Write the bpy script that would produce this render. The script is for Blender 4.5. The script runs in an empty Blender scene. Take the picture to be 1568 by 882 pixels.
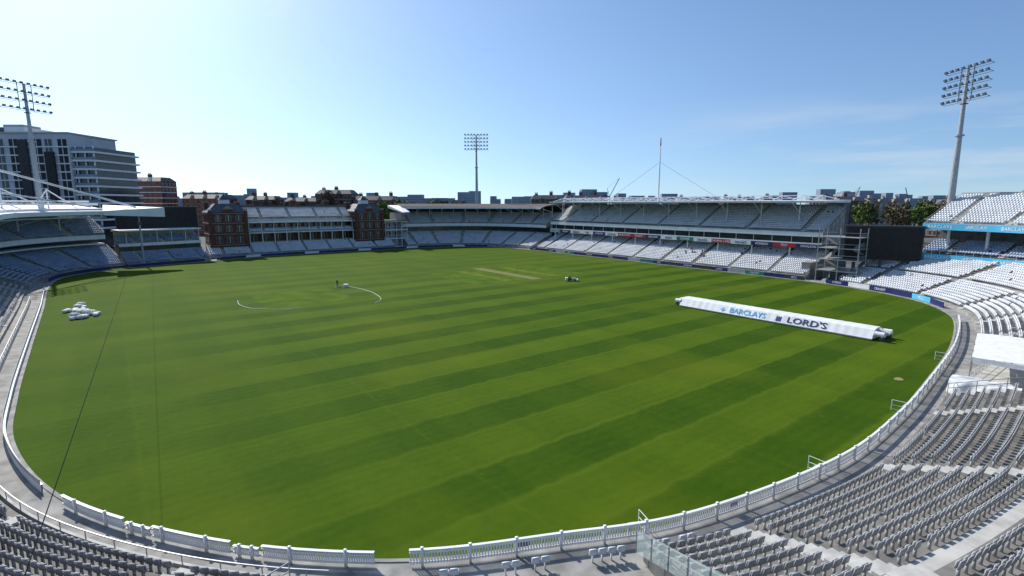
import bpy, math, random
import numpy as np
from mathutils import Vector, Matrix
random.seed(3)
rng=np.random.default_rng(3)
scene=bpy.context.scene
scene.view_settings.view_transform='Standard'
scene.view_settings.look='None'
scene.view_settings.exposure=0
COL=scene.collection
# ------------------------------------------------------------------ materials
def mat(name,col,rough=0.7,var=0.15,scale=1.5,metal=0.0,bump=0.0,spec=0.3,col2=None):
    m=bpy.data.materials.new(name); m.use_nodes=True
    nt=m.node_tree; b=nt.nodes['Principled BSDF']
    b.inputs['Roughness'].default_value=rough
    b.inputs['Metallic'].default_value=metal
    b.inputs['Specular IOR Level'].default_value=spec
    tc=nt.nodes.new('ShaderNodeTexCoord')
    n=nt.nodes.new('ShaderNodeTexNoise'); n.inputs['Scale'].default_value=scale
    n.inputs['Detail'].default_value=5
    nt.links.new(tc.outputs['Object'],n.inputs['Vector'])
    r=nt.nodes.new('ShaderNodeMix'); r.data_type='RGBA'
    c=Vector(col)
    a=c*(1-var); d=c*(1+var) if col2 is None else Vector(col2)
    r.inputs['A'].default_value=(*a,1); r.inputs['B'].default_value=(*[min(x,0.95) for x in d],1)
    mr=nt.nodes.new('ShaderNodeMapRange'); mr.inputs[1].default_value=0.35; mr.inputs[2].default_value=0.65
    nt.links.new(n.outputs['Fac'],mr.inputs[0]); nt.links.new(mr.outputs[0],r.inputs['Factor'])
    nt.links.new(r.outputs['Result'],b.inputs['Base Color'])
    if bump>0:
        bp=nt.nodes.new('ShaderNodeBump'); bp.inputs['Strength'].default_value=bump
        nt.links.new(n.outputs['Fac'],bp.inputs['Height']); nt.links.new(bp.outputs['Normal'],b.inputs['Normal'])
    return m
M={}
M['white']=mat('white_paint',(0.76,0.77,0.78),0.5,0.06,0.6)
M['seat']=mat('seat_plastic_white',(0.68,0.70,0.73),0.45,0.10,0.4)
M['seatm']=mat('seat_plastic_light_grey',(0.40,0.405,0.41),0.42,0.16,0.5)
M['seatg']=mat('seat_plastic_grey',(0.30,0.30,0.31),0.45,0.2,0.5)
M['seatb']=mat('seat_plastic_blue',(0.30,0.38,0.52),0.5,0.15,0.5)
M['conc']=mat('concrete',(0.29,0.28,0.26),0.85,0.28,0.7,bump=0.1)
M['concn']=mat('terrace_concrete',(0.20,0.19,0.175),0.88,0.3,0.9,bump=0.1)
M['concd']=mat('concrete_dark',(0.13,0.13,0.13),0.9,0.25,0.7)
M['concl']=mat('concrete_light',(0.48,0.47,0.44),0.85,0.16,1.2)
M['ground']=mat('asphalt_ground',(0.10,0.10,0.095),0.9,0.3,0.05)
M['brick']=mat('red_brick',(0.13,0.055,0.038),0.85,0.25,1.2)
M['brick2']=mat('brown_brick',(0.13,0.085,0.07),0.85,0.25,0.4)
M['stone']=mat('pale_stone',(0.30,0.25,0.20),0.8,0.12,0.8)
M['slate']=mat('slate',(0.08,0.088,0.10),0.6,0.2,1.0)
M['glass']=mat('dark_glass',(0.03,0.04,0.05),0.12,0.3,0.3,spec=0.6)
M['black']=mat('black_screen',(0.012,0.013,0.015),0.4,0.3,0.5)
M['steel']=mat('galvanised_steel',(0.40,0.41,0.42),0.45,0.12,2.0,metal=0.3)
M['steeld']=mat('dark_steel',(0.09,0.095,0.10),0.5,0.2,2.0,metal=0.3)
M['rubber']=mat('black_rubber',(0.012,0.012,0.012),0.9,0.2,2.0,spec=0.05)
M['lamp']=mat('lamp_housing',(0.16,0.17,0.19),0.35,0.2,2.0,metal=0.2)
M['navy']=mat('navy_board',(0.018,0.03,0.13),0.5,0.2,0.3)
M['cyan']=mat('light_blue_board',(0.10,0.50,0.76),0.5,0.06,0.5)
M['cyant']=mat('light_blue_lettering',(0.10,0.45,0.70),0.5,0.05,0.5)
M['redb']=mat('red_board',(0.45,0.03,0.05),0.5,0.1,0.5)
M['greenb']=mat('green_board',(0.03,0.22,0.14),0.5,0.1,0.5)
M['dgrey']=mat('charcoal_cladding',(0.045,0.045,0.05),0.6,0.2,0.6)
M['roofd']=mat('brown_roof',(0.09,0.07,0.055),0.6,0.2,0.4)
M['roofw']=mat('white_membrane',(0.74,0.75,0.76),0.6,0.06,0.4)
M['cloth']=mat('white_canvas',(0.74,0.74,0.72),0.8,0.1,1.5,bump=0.3)
M['bark']=mat('bark',(0.10,0.08,0.055),0.9,0.3,3)
M['leaf']=mat('foliage_spring',(0.11,0.115,0.04),0.8,0.5,0.25)
M['leafg']=mat('foliage_green',(0.11,0.16,0.03),0.8,0.4,0.25)
M['leafb']=mat('foliage_bare_twigs',(0.12,0.09,0.06),0.9,0.4,0.25)
M['skin']=mat('skin',(0.50,0.30,0.22),0.6,0.05,5)
M['dcloth']=mat('dark_clothing',(0.03,0.035,0.05),0.9,0.2,5)
M['rcloth']=mat('red_clothing',(0.35,0.05,0.05),0.9,0.2,5)
M['hair']=mat('brown_hair',(0.04,0.025,0.015),0.8,0.2,5)
M['haze']=mat('hazed_facade',(0.27,0.31,0.37),0.9,0.2,0.02)  # bluish aerial haze is put into this wall colour
M['pane']=mat('office_glass',(0.16,0.21,0.28),0.25,0.2,0.1,spec=0.6)
M['panel']=mat('grey_cladding',(0.52,0.55,0.59),0.6,0.08,0.2)
M['beige']=mat('render_cream',(0.45,0.43,0.38),0.8,0.1,0.4)
M['dirt']=mat('bare_soil',(0.30,0.22,0.12),0.95,0.2,2)
gg=bpy.data.materials.new('balustrade_glass'); gg.use_nodes=True; b=gg.node_tree.nodes['Principled BSDF']
b.inputs['Base Color'].default_value=(.75,.9,.85,1); b.inputs['Roughness'].default_value=.05; b.inputs['Alpha'].default_value=.35; M['clear']=gg

# ------------------------------------------------------------------ mesh builder
def link(o,parent=None):
    COL.objects.link(o)
    if parent is not None: o.parent=parent
    return o
def empty(name,loc=(0,0,0)):
    e=bpy.data.objects.new(name,None); e.empty_display_size=1; e.location=loc
    COL.objects.link(e); return e
class MB:
    def __init__(s): s.v=[];s.f=[];s.m=[];s.mats=[]
    def mi(s,k):
        if k not in s.mats: s.mats.append(k)
        return s.mats.index(k)
    def poly(s,pts,k):
        n=len(s.v); s.v+= [tuple(p) for p in pts]; s.f.append(tuple(range(n,n+len(pts)))); s.m.append(s.mi(k))
    def hexa(s,p,k):
        n=len(s.v); s.v+=[tuple(q) for q in p]; i=s.mi(k)
        for q in ((0,3,2,1),(4,5,6,7),(0,1,5,4),(1,2,6,5),(2,3,7,6),(3,0,4,7)):
            s.f.append(tuple(n+j for j in q)); s.m.append(i)
    def box(s,x0,x1,y0,y1,z0,z1,k,T=None):
        p=[Vector(q) for q in ((x0,y0,z0),(x1,y0,z0),(x1,y1,z0),(x0,y1,z0),(x0,y0,z1),(x1,y0,z1),(x1,y1,z1),(x0,y1,z1))]
        if T is not None: p=[T@q for q in p]
        s.hexa(p,k)
    def bar(s,a,b,w,k,h=None):
        a=Vector(a);b=Vector(b);d=(b-a).normalized(); h=h or w
        up=Vector((0,0,1)) if abs(d.z)<0.95 else Vector((1,0,0))
        r=d.cross(up).normalized(); u=r.cross(d)
        r*=w/2;u*=h/2
        s.hexa([a-r-u,a+r-u,a+r+u,a-r+u,b-r-u,b+r-u,b+r+u,b-r+u],k)
    def cyl(s,a,b,r0,r1,k,n=10):
        a=Vector(a);b=Vector(b);d=(b-a).normalized()
        up=Vector((0,0,1)) if abs(d.z)<0.95 else Vector((1,0,0))
        r=d.cross(up).normalized(); u=r.cross(d)
        i0=len(s.v); i=s.mi(k)
        for c,rr in ((a,r0),(b,r1)):
            for j in range(n):
                t=2*math.pi*j/n; s.v.append(tuple(c+r*math.cos(t)*rr+u*math.sin(t)*rr))
        for j in range(n):
            s.f.append((i0+j,i0+(j+1)%n,i0+n+(j+1)%n,i0+n+j)); s.m.append(i)
        s.f.append(tuple(i0+j for j in range(n))[::-1]); s.m.append(i)
        s.f.append(tuple(i0+n+j for j in range(n))); s.m.append(i)
    def grid(s,A,k):
        i=s.mi(k); n0=len(s.v); R=len(A);C=len(A[0])
        for row in A: s.v+=[tuple(p) for p in row]
        for a in range(R-1):
            for c in range(C-1):
                s.f.append((n0+a*C+c,n0+a*C+c+1,n0+(a+1)*C+c+1,n0+(a+1)*C+c)); s.m.append(i)
    def build(s,name,parent=None,smooth=False):
        me=bpy.data.meshes.new(name); me.from_pydata(s.v,[],s.f)
        for k in s.mats: me.materials.append(M[k])
        me.polygons.foreach_set('material_index',s.m)
        if smooth: me.polygons.foreach_set('use_smooth',[True]*len(s.f))
        me.update(); return link(bpy.data.objects.new(name,me),parent)
def inst(name,T,pos,tan,nor,k,parent):
    V=np.array(T.v); F=np.array(T.f); N=len(pos); nv=len(V)
    if N==0: return
    X=pos[:,None,0]+V[None,:,0]*tan[:,None,0]+V[None,:,1]*nor[:,None,0]
    Y=pos[:,None,1]+V[None,:,0]*tan[:,None,1]+V[None,:,1]*nor[:,None,1]
    Z=pos[:,None,2]+V[None,:,2]+0*X
    co=np.stack([X,Y,Z],-1).reshape(-1,3)
    FF=(F[None]+(np.arange(N)*nv)[:,None,None]).reshape(-1,4)
    me=bpy.data.meshes.new(name)
    me.vertices.add(len(co)); me.vertices.foreach_set('co',co.ravel().astype(np.float32))
    me.loops.add(FF.size); me.loops.foreach_set('vertex_index',FF.ravel().astype(np.int32))
    me.polygons.add(len(FF)); me.polygons.foreach_set('loop_start',np.arange(0,FF.size,4,dtype=np.int32))
    me.polygons.foreach_set('loop_total',np.full(len(FF),4,dtype=np.int32))
    me.materials.append(M[k])
    me.update(calc_edges=True); me.validate()
    return link(bpy.data.objects.new(name,me),parent)
# ------------------------------------------------------------------ paths
def cat(pts,closed=False,step=1.0):
    P=[np.array(p,float) for p in pts]; out=[]; n=len(P)
    for i in range(n if closed else n-1):
        if closed: a,b,c,d=P[i-1],P[i],P[(i+1)%n],P[(i+2)%n]
        else: a,b,c,d=P[max(i-1,0)],P[i],P[i+1],P[min(i+2,n-1)]
        m=max(2,int(np.linalg.norm(c-b)/step))
        for j in range(m):
            t=j/m
            out.append(0.5*((2*b)+(c-a)*t+(2*a-5*b+4*c-d)*t*t+(-a+3*b-3*c+d)*t**3))
    if not closed: out.append(P[-1])
    return np.array(out)
def line(pts,step=1.0):
    out=[]
    for a,b in zip(pts[:-1],pts[1:]):
        a=np.array(a,float);b=np.array(b,float);m=max(1,int(np.linalg.norm(b-a)/step))
        for j in range(m): out.append(a+(b-a)*j/m)
    out.append(np.array(pts[-1],float)); return np.array(out)
def normals(P,closed=False):
    if closed: d=np.roll(P,-1,0)-np.roll(P,1,0)
    else: d=np.gradient(P,axis=0)
    d/=np.linalg.norm(d,axis=1)[:,None]+1e-9
    return np.stack([-d[:,1],d[:,0]],-1)
BND=[(9.8,22.9),(2.5,30),(-3.7,40),(-7.3,52),(-8.5,65),(-9.5,88),(-10.7,120),(-12,150),(-10.5,168),(-3,179),(8,184),(24,189),(40,194.5),(64,195.5),(88,195),(104,194),(117,189),(126,178),(130,162),(130,120),(129,80),(128,53),(125,41),(119,31),(111,25),(102,21.4),(83,17.5),(63,15),(50,13.8),(38,13.6),(25,15.7),(17.3,18.9)]
BP=cat(BND,True,0.8); BN=normals(BP,True)
def sub(a,b):
    ia=int(np.argmin(np.linalg.norm(BP-np.array(a),axis=1))); ib=int(np.argmin(np.linalg.norm(BP-np.array(b),axis=1)))
    if ib>ia: return BP[ia:ib+1]
    return np.concatenate([BP[ia:],BP[:ib+1]])
def sweep(mb,P,prof,k,closed=False):
    N=normals(P,closed); rows=[]
    for o,z in prof:
        Q=P+N*o; r=[(q[0],q[1],z) for q in Q]
        if closed: r.append(r[0])
        rows.append(r)
    mb.grid(rows,k)
def along(P,o,sp,start=0.0):
    N=normals(P); Q=P+N*o; s=np.r_[0,np.cumsum(np.linalg.norm(np.diff(Q,axis=0),axis=1))]
    sb=np.r_[0,np.cumsum(np.linalg.norm(np.diff(P,axis=0),axis=1))]
    u=np.arange(start+sp/2,s[-1],sp)
    X=np.interp(u,s,Q[:,0]);Y=np.interp(u,s,Q[:,1])
    n=np.stack([np.interp(u,s,N[:,0]),np.interp(u,s,N[:,1])],-1); n/=np.linalg.norm(n,axis=1)[:,None]
    t=np.stack([n[:,1],-n[:,0]],-1)
    return np.stack([X,Y],-1),t,n,np.interp(u,s,sb)
def seat_near():
    t=MB()
    t.hexa([(-.21,.17,.42),(.21,.17,.42),(.21,.21,.42),(-.21,.21,.42),(-.19,.24,.80),(.19,.24,.80),(.19,.28,.80),(-.19,.28,.80)],'a')
    t.hexa([(-.19,.07,.42),(.19,.07,.42),(.19,.13,.42),(-.19,.13,.42),(-.17,.10,.72),(.17,.10,.72),(.17,.15,.72),(-.17,.15,.72)],'a')
    t.box(-.03,.03,.08,.20,0,.42,'a')
    t.box(-.245,-.22,.0,.20,.55,.60,'a')
    return t
def seat_far():
    t=MB()
    t.hexa([(-.23,.17,.40),(.23,.17,.40),(.23,.21,.40),(-.23,.21,.40),(-.22,.24,.84),(.22,.24,.84),(.22,.28,.84),(-.22,.28,.84)],'a')
    t.hexa([(-.20,.02,.40),(.20,.02,.40),(.20,.13,.36),(-.20,.13,.36),(-.20,.06,.66),(.20,.06,.66),(.20,.13,.72),(-.20,.13,.72)],'a')
    return t
SN=seat_near(); SF=seat_far()
def tier(name,P,o0,z0,rows,pitch,rise,parent,seat='seat',near=False,aisle=13.0,aisle0=6.0,aw=0.65,conc='conc',drop=None,sp=0.52,cross=None):
    mb=MB(); base=(z0-rise) if drop is None else drop; prof=[(o0,base)]
    for i in range(rows):
        prof+= [(o0+i*pitch,z0+i*rise),(o0+(i+1)*pitch,z0+i*rise)]
    e=prof[-1]; prof+=[(e[0],e[1]+1.1),(e[0]+.15,e[1]+1.1),(e[0]+.15,base)]
    sweep(mb,P,prof,conc)
    N=normals(P)
    for idx in (0,-1):
        p=P[idx];n=N[idx]
        for i in range(rows):
            a,b,z=o0+i*pitch,o0+(i+1)*pitch,z0+i*rise
            mb.poly([(p[0]+n[0]*a,p[1]+n[1]*a,base),(p[0]+n[0]*b,p[1]+n[1]*b,base),(p[0]+n[0]*b,p[1]+n[1]*b,z),(p[0]+n[0]*a,p[1]+n[1]*a,z)],conc)
        a,b=o0,o0+rows*pitch
        for h in (.55,1.0): mb.bar((p[0]+n[0]*a,p[1]+n[1]*a,z0+h),(p[0]+n[0]*b,p[1]+n[1]*b,z0+(rows-1)*rise+h),.05,'steel')
        for i in range(0,rows,2):
            a=o0+i*pitch; mb.bar((p[0]+n[0]*a,p[1]+n[1]*a,z0+i*rise),(p[0]+n[0]*a,p[1]+n[1]*a,z0+i*rise+1.0),.05,'steel')
    pos=[];tt=[];nn=[]
    L=np.linalg.norm(np.diff(P,axis=0),axis=1).sum()
    for i in range(rows):
        if cross and i in cross: continue
        q,t,n,sb=along(P,o0+(i+.45)*pitch,sp)
        ph=(sb-aisle0+aisle/2)%aisle-aisle/2
        k=np.abs(ph)>aw
        q=q[k]; pos.append(np.c_[q,np.full(len(q),z0+i*rise)]); tt.append(t[k]); nn.append(n[k])
    a=aisle0
    sbp=np.r_[0,np.cumsum(np.linalg.norm(np.diff(P,axis=0),axis=1))]
    while a<L-0.5:
        p=np.array([np.interp(a,sbp,P[:,0]),np.interp(a,sbp,P[:,1])]); n=np.array([np.interp(a,sbp,N[:,0]),np.interp(a,sbp,N[:,1])]); n/=np.linalg.norm(n); t=np.array([n[1],-n[0]])
        T=Matrix(((t[0],n[0],0,p[0]),(t[1],n[1],0,p[1]),(0,0,1,0),(0,0,0,1)))
        for i in range(rows):
            mb.box(-aw*.85,aw*.85,o0+i*pitch+.02,o0+(i+1)*pitch+.02,z0+i*rise+.01,z0+i*rise+.05,'concl',T)
            mb.box(-aw*.85,aw*.85,o0+(i+.5)*pitch,o0+(i+1)*pitch+.02,z0+i*rise+.05,z0+i*rise+rise*.5,'concl',T)
        a+=aisle
    if cross:
        for i in cross: sweep(mb,P,[(o0+i*pitch+.05,z0+i*rise+.015),(o0+(i+1)*pitch-.05,z0+i*rise+.015)],'concl')
    mb.build(name+'_terrace',parent)
    pos=np.concatenate(pos);tt=np.concatenate(tt);nn=np.concatenate(nn)
    kk=rng.random(len(pos))>0.006
    an=rng.normal(0,.03,len(pos)); c_,s_=np.cos(an)[:,None],np.sin(an)[:,None]; t2=tt*c_+nn*s_; n2=nn*c_-tt*s_
    inst(name+'_seats',SN if near else SF,pos[kk],t2[kk],n2[kk],seat,parent)
def textobj(s,size,loc,F,k,parent,name='lettering',up=Vector((0,0,1)),sx=1.0):
    cu=bpy.data.curves.new(name,'FONT'); cu.body=s; cu.size=size; cu.align_x='CENTER'; cu.align_y='CENTER'; cu.extrude=0.01
    cu.materials.append(M[k]); cu.resolution_u=2; cu.offset=.012*size
    o=bpy.data.objects.new(name,cu); F=Vector(F).normalized(); r=up.cross(F).normalized(); u=F.cross(r)
    pl=parent.location if parent is not None else Vector((0,0,0))
    o.parent=parent
    o.matrix_local=Matrix(((r.x*sx,u.x,F.x,loc[0]-pl[0]),(r.y*sx,u.y,F.y,loc[1]-pl[1]),(r.z*sx,u.z,F.z,loc[2]-pl[2]),(0,0,0,1)))
    COL.objects.link(o)
    return o
TH=math.radians(37.3); CT,ST=math.cos(TH),math.sin(TH)
# survey bearings: right/forward distances from the upper tier -> ground plan
def G(X,Y): return (X*CT+Y*ST,-X*ST+Y*CT)

# ------------------------------------------------------------------ ground & field
mb=MB(); S=6000; mb.poly([(-S,-S,-.12),(S,-S,-.12),(S,S,-.12),(-S,S,-.12)],'ground'); mb.build('ground')
gm=bpy.data.materials.new('mown_grass'); gm.use_nodes=True
nt=gm.node_tree; L=nt.links; bs=nt.nodes['Principled BSDF']; bs.inputs['Roughness'].default_value=0.9; bs.inputs['Specular IOR Level'].default_value=0.05
def nd(t,**k):
    n=nt.nodes.new(t)
    for a,b in k.items(): setattr(n,a,b)
    return n
def mth(op,a,b=None,c=None,clamp=False):
    n=nd('ShaderNodeMath',operation=op); n.use_clamp=clamp
    for i,x in enumerate((a,b,c)):
        if x is None: continue
        if isinstance(x,(int,float)): n.inputs[i].default_value=x
        else: L.new(x,n.inputs[i])
    return n.outputs[0]
def mr(x,a,b,c=0,d=1):
    n=nd('ShaderNodeMapRange'); L.new(x,n.inputs[0])
    for i,y in enumerate((a,b,c,d)): n.inputs[i+1].default_value=y
    return n.outputs[0]
def noise(sc,det=4,vec=None,rough=.5):
    n=nd('ShaderNodeTexNoise'); n.inputs['Scale'].default_value=sc; n.inputs['Detail'].default_value=det; n.inputs['Roughness'].default_value=rough
    L.new(vec if vec is not None else tc.outputs['Object'],n.inputs['Vector']); return n.outputs['Fac']
def mix(f,a,b,bt='MIX'):
    n=nd('ShaderNodeMix',data_type='RGBA'); n.blend_type=bt
    if isinstance(f,(int,float)): n.inputs['Factor'].default_value=f
    else: L.new(f,n.inputs['Factor'])
    for nm,x in (('A',a),('B',b)):
        if isinstance(x,tuple): n.inputs[nm].default_value=(*x,1)
        else: L.new(x,n.inputs[nm])
    return n.outputs['Result']
tc=nd('ShaderNodeTexCoord'); sx=nd('ShaderNodeSeparateXYZ'); L.new(tc.outputs['Object'],sx.inputs[0])
s_,t_=sx.outputs[0],sx.outputs[1]
wob=mth('MULTIPLY',mth('SUBTRACT',noise(.5,3),.5),.9)
tw=mth('ADD',t_,wob)
sw=mth('ADD',s_,wob)
st=mr(mth('SINE',mth('MULTIPLY',tw,math.pi/4.7)),-.4,.4)
ln=mr(mth('ABSOLUTE',mth('SINE',mth('MULTIPLY',tw,math.pi/4.7))),0,.25,1,0)
ln2=mr(mth('ABSOLUTE',mth('SINE',mth('MULTIPLY',sw,math.pi/18.0))),0,.05,1,0)
stmask=mth('MULTIPLY',mr(s_,0,26,0.15,1),mr(t_,95,130,1,.5))
mpg=nd('ShaderNodeMapping'); mpg.inputs['Scale'].default_value=(.02,.11,1); L.new(tc.outputs['Object'],mpg.inputs[0])
patch=mr(noise(1.0,4,mpg.outputs[0]),.32,.68)
st=mth('ADD',mth('MULTIPLY',mth('SUBTRACT',st,.5),mth('MULTIPLY',stmask,mr(patch,0,1,.30,1.1))),.5)
cr=mr(mth('SINE',mth('MULTIPLY',sw,math.pi/5.0)),-.35,.35)
fine=mth('SINE',mth('MULTIPLY',tw,2*math.pi/1.0))
streak=noise(1.0,5,mpg.outputs[0],.7)
f=mth('ADD',mth('MULTIPLY',st,.62),mth('MULTIPLY',cr,.09))
f=mth('ADD',f,mth('MULTIPLY',fine,.03))
f=mth('ADD',f,mth('MULTIPLY',mth('SUBTRACT',streak,.5),.45))
f=mth('ADD',f,mth('MULTIPLY',mth('SUBTRACT',noise(1.3,9,rough=.75),.5),.62),clamp=True)
c=mix(f,(.027,.068,.0022),(.092,.148,.0065))
c=mix(mth('MULTIPLY',mth('MULTIPLY',ln,stmask),.25),c,(.145,.19,.018))
c=mix(mth('MULTIPLY',ln2,.10),c,(.13,.17,.012))
c=mix(mth('MULTIPLY',mr(noise(.045,5),.5,.72),.42),c,(.120,.148,.007))
c=mix(mth('MULTIPLY',mr(noise(.13,6,rough=.65),.55,.75),.35),c,(.024,.060,.003))
c=mix(mr(t_,60,150,0,.20),c,(.115,.175,.018))
worn=mth('MULTIPLY',mr(noise(.35,6,rough=.7),.67,.76),.45)
c=mix(worn,c,(.15,.155,.04))
L.new(c,bs.inputs['Base Color'])
bp=nd('ShaderNodeBump'); bp.inputs['Strength'].default_value=.4; bp.inputs['Distance'].default_value=.05
L.new(noise(9,5),bp.inputs['Height']); L.new(bp.outputs['Normal'],bs.inputs['Normal'])
M['grass']=gm
mb=MB(); mb.poly([(p[0],p[1],0) for p in BP[::-1]],'grass'); mb.build('cricket_field_grass')
def strip(name,s0,s1,t0,t1,z,k): 
    mb=MB(); mb.poly([(s0,t0,z),(s1,t0,z),(s1,t1,z),(s0,t1,z)],k); mb.build(name)
M['pitch']=mat('rolled_clay',(0.27,0.24,0.11),0.95,0.25,0.8,col2=(.18,.19,.06),spec=.05)
M['pitch2']=mat('worn_strip',(0.11,0.15,0.016),0.95,0.2,0.5,spec=.05)
M['sq']=mat('square_turf',(0.072,0.125,0.008),0.95,0.2,0.3,spec=.05)
strip('pitch_square',64,98,97,121,.004,'sq')
strip('cricket_pitch',79.3,82.4,96,122.5,.008,'pitch')
strip('practice_strip',86.5,89.3,98,120,.008,'pitch2')
strip('practice_strip',72.5,75,98,120,.008,'pitch2')
strip('practice_strip',20.5,36,96.5,113,.004,'sq')
mb=MB(); mb.poly([(63.6+.55*math.cos(a)*(1+.2*math.sin(3*a)),17.1+.4*math.sin(a),.006) for a in np.linspace(0,6.2,14)],'dirt'); mb.build('bare_soil_patch')
mb=MB(); H=cat([(37.5,113),(39.6,113.5),(41,108),(41.2,101),(39.7,93.5),(37,90)],False,.5)
for a,b in zip(H[:-1],H[1:]): mb.cyl((a[0],a[1],.05),(b[0],b[1],.05),.045,.045,'cloth',6)
H=cat([(17.5,108),(17,103),(18.2,98),(21.4,94.7),(25,93.5)],False,.5)
for a,b in zip(H[:-1],H[1:]): mb.cyl((a[0],a[1],.05),(b[0],b[1],.05),.045,.045,'cloth',6)
mb.build('garden_hose')
mb=MB(); sweep(mb,BP,[(0,.0),(0,.10),(.25,.10),(.25,.04),(4.2,.05),(4.2,-.12)],'conc',True); mb.build('perimeter_pavement')

# ------------------------------------------------------------------ near fence
def picket_run(name,FP,h=.92,gap=.15,dx=.035,postsp=2.4,o=.55):
    fence=empty(name)
    T=MB(); T.box(-dx,dx,-.012,.012,.12,h,'a')
    q,t,n,_=along(FP,o,gap); inst('pickets',T,np.c_[q,np.full(len(q),.04)],t,n,'white',fence)
    T=MB(); T.box(-.06,.06,-.06,.06,0,h+.12,'a'); T.box(-.08,.08,-.08,.08,h+.12,h+.16,'a')
    q,t,n,_=along(FP,o+.07,postsp); inst('posts',T,np.c_[q,np.full(len(q),.04)],t,n,'white',fence)
    mb=MB()
    for z in (.25,h-.14): sweep(mb,FP,[(o+.01,z),(o+.01,z+.08),(o+.06,z+.08),(o+.06,z),(o+.01,z)],'white')
    sweep(mb,FP,[(o-.07,h+.03),(o-.07,h+.07),(o+.1,h+.07),(o+.1,h+.03),(o-.07,h+.03)],'white')
    mb.build('rails',fence); return fence
FP=sub((103,21.6),(10.5,22.4))
fence=picket_run('picket_fence',FP)
q,t,n,_=along(FP,.48,1.0)
for i in (len(q)-6,len(q)-19,60,35):
    p=q[i]; tt=t[i]; nn=n[i]
    mb=MB(); Tm=Matrix(((tt[0],nn[0],0,p[0]),(tt[1],nn[1],0,p[1]),(0,0,1,0),(0,0,0,1)))
    mb.box(-.3,.3,.0,.03,.45,.8,'navy',Tm); mb.build('sign_board',fence)
def seg(P,a,b):
    s=np.r_[0,np.cumsum(np.linalg.norm(np.diff(P,axis=0),axis=1))]; u=np.linspace(a,b,max(3,int((b-a)/.8)))
    return np.stack([np.interp(u,s,P[:,0]),np.interp(u,s,P[:,1])],-1)
WP=sub((9.0,23.6),(-4.5,42)); cum=np.linalg.norm(np.diff(WP,axis=0),axis=1).sum(); a=0;i=0
while a<cum-3:
    ln_=min([6.0,1.6,5.2,2.0][i%4],cum-a-.2)
    if i%2==0: picket_run('picket_fence',seg(WP,a,a+ln_-.15),.78,.12,.04,2.9,.5)
    else: picket_run('picket_fence',seg(WP,a,a+ln_-.15),.6,.12,.04,ln_*.45,.5)
    a+=ln_; i+=1
bw=empty('boundary_wall')
WP=sub((-4.4,42),(-11.6,146)); mb=MB()
sweep(mb,WP,[(.45,.05),(.42,.55),(.38,.59),(.52,.59),(.50,.55),(.52,.05)],'white')
sweep(mb,WP,[(.52,.60),(.52,.95),(.55,.95),(.55,.60)],'concl')
mb.build('wall_panels',bw)
mb=MB(); sweep(mb,sub((8,24.5),(-11,130)),[(2.05,.05),(2.05,.55),(2.2,.55),(2.2,.05)],'concl')
q,t,n,_=along(sub((8,24.5),(-11,130)),2.12,2.2)
for p in q: mb.cyl((p[0],p[1],.55),(p[0],p[1],1.0),.03,.03,'steel',6)
sweep(mb,sub((8,24.5),(-11,130)),[(2.10,.98),(2.10,1.03),(2.15,1.03),(2.15,.98)],'steel')
mb.build('walkway_wall',bw)

# ------------------------------------------------------------------ near stands
ns=empty('near_lower_stand')
tier('near_lower',sub((60,14.8),(20.5,17.4)),2.3,.55,19,.97,.38,ns,'seatm',True,14,6.5,.7,drop=-.1,cross=(8,),sp=.56,conc='concn')
mb=MB(); P=sub((60,14.8),(20.5,17.4)); N=normals(P); p=P[-1];n=N[-1]; t=np.array([n[1],-n[0]])
for i in range(7):
    a=2.2+i*1.5; z=.5+i*.6
    A0=Vector((p[0]+n[0]*a+t[0]*.35,p[1]+n[1]*a+t[1]*.35,z)); B0=Vector((p[0]+n[0]*(a+1.4)+t[0]*.35,p[1]+n[1]*(a+1.4)+t[1]*.35,z+.55)); u=Vector((0,0,1.2))
    mb.poly([A0,B0,B0+u,A0+u],'clear'); mb.bar(A0,A0+u,.04,'steel')
mb.build('glass_balustrade',ns)
ls=empty('lower_side_stand')
tier('lower_side',sub((7,25.5),(-8.6,66)),2.4,.55,17,.9,.36,ls,'seatg',True,12,5,.6,drop=-.1,conc='concn')
ls2=empty('side_terrace_stand')
tier('side_terrace',sub((-8.9,72),(-11.8,146)),3.3,.55,17,.82,.36,ls2,'seatm',False,13,5,.6,drop=-.1)
cs=empty('corner_terrace_stand')
tier('corner_terrace',sub((127,49),(84,17.7)),2.4,.5,21,.85,.30,cs,'seat',False,12,5,.7,drop=-.1,cross=(9,))
P=sub((25,15.7),(9.8,22.9)); q,t,n,_=along(P,1.75,.5)
for j in (3,6,11,13,19,22,28):
    if j>=len(q): continue
    ch=empty('stadium_chair')
    inst('seat_pair',SN,np.array([[q[j][0],q[j][1],.05],[q[j][0]+t[j][0]*.5,q[j][1]+t[j][1]*.5,.05]]),np.array([t[j]]*2),np.array([n[j]]*2),'seat',ch)
def gate(a):
    P=FP; q,t,n,_=along(P,.5,1.0); i=int(a); p=q[i]; ang=math.atan2(t[i][1],t[i][0])
    e=empty('metal_gate_frame',(p[0],p[1],0)); e.rotation_euler=(0,0,ang); mb=MB()
    for y in (0,-1.1): mb.cyl((0,y,0),(0,y,.95),.025,.025,'white',6)
    for z in (.95,.5,.12): mb.cyl((0,0,z),(0,-1.1,z),.022,.022,'white',6)
    mb.cyl((0,0,.95),(1.2,-.1,.95),.025,.025,'white',6); mb.cyl((1.2,-.1,0),(1.2,-.1,.95),.025,.025,'white',6)
    mb.build('tubes',e)
for a in (28,50,67,82): gate(a)

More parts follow.
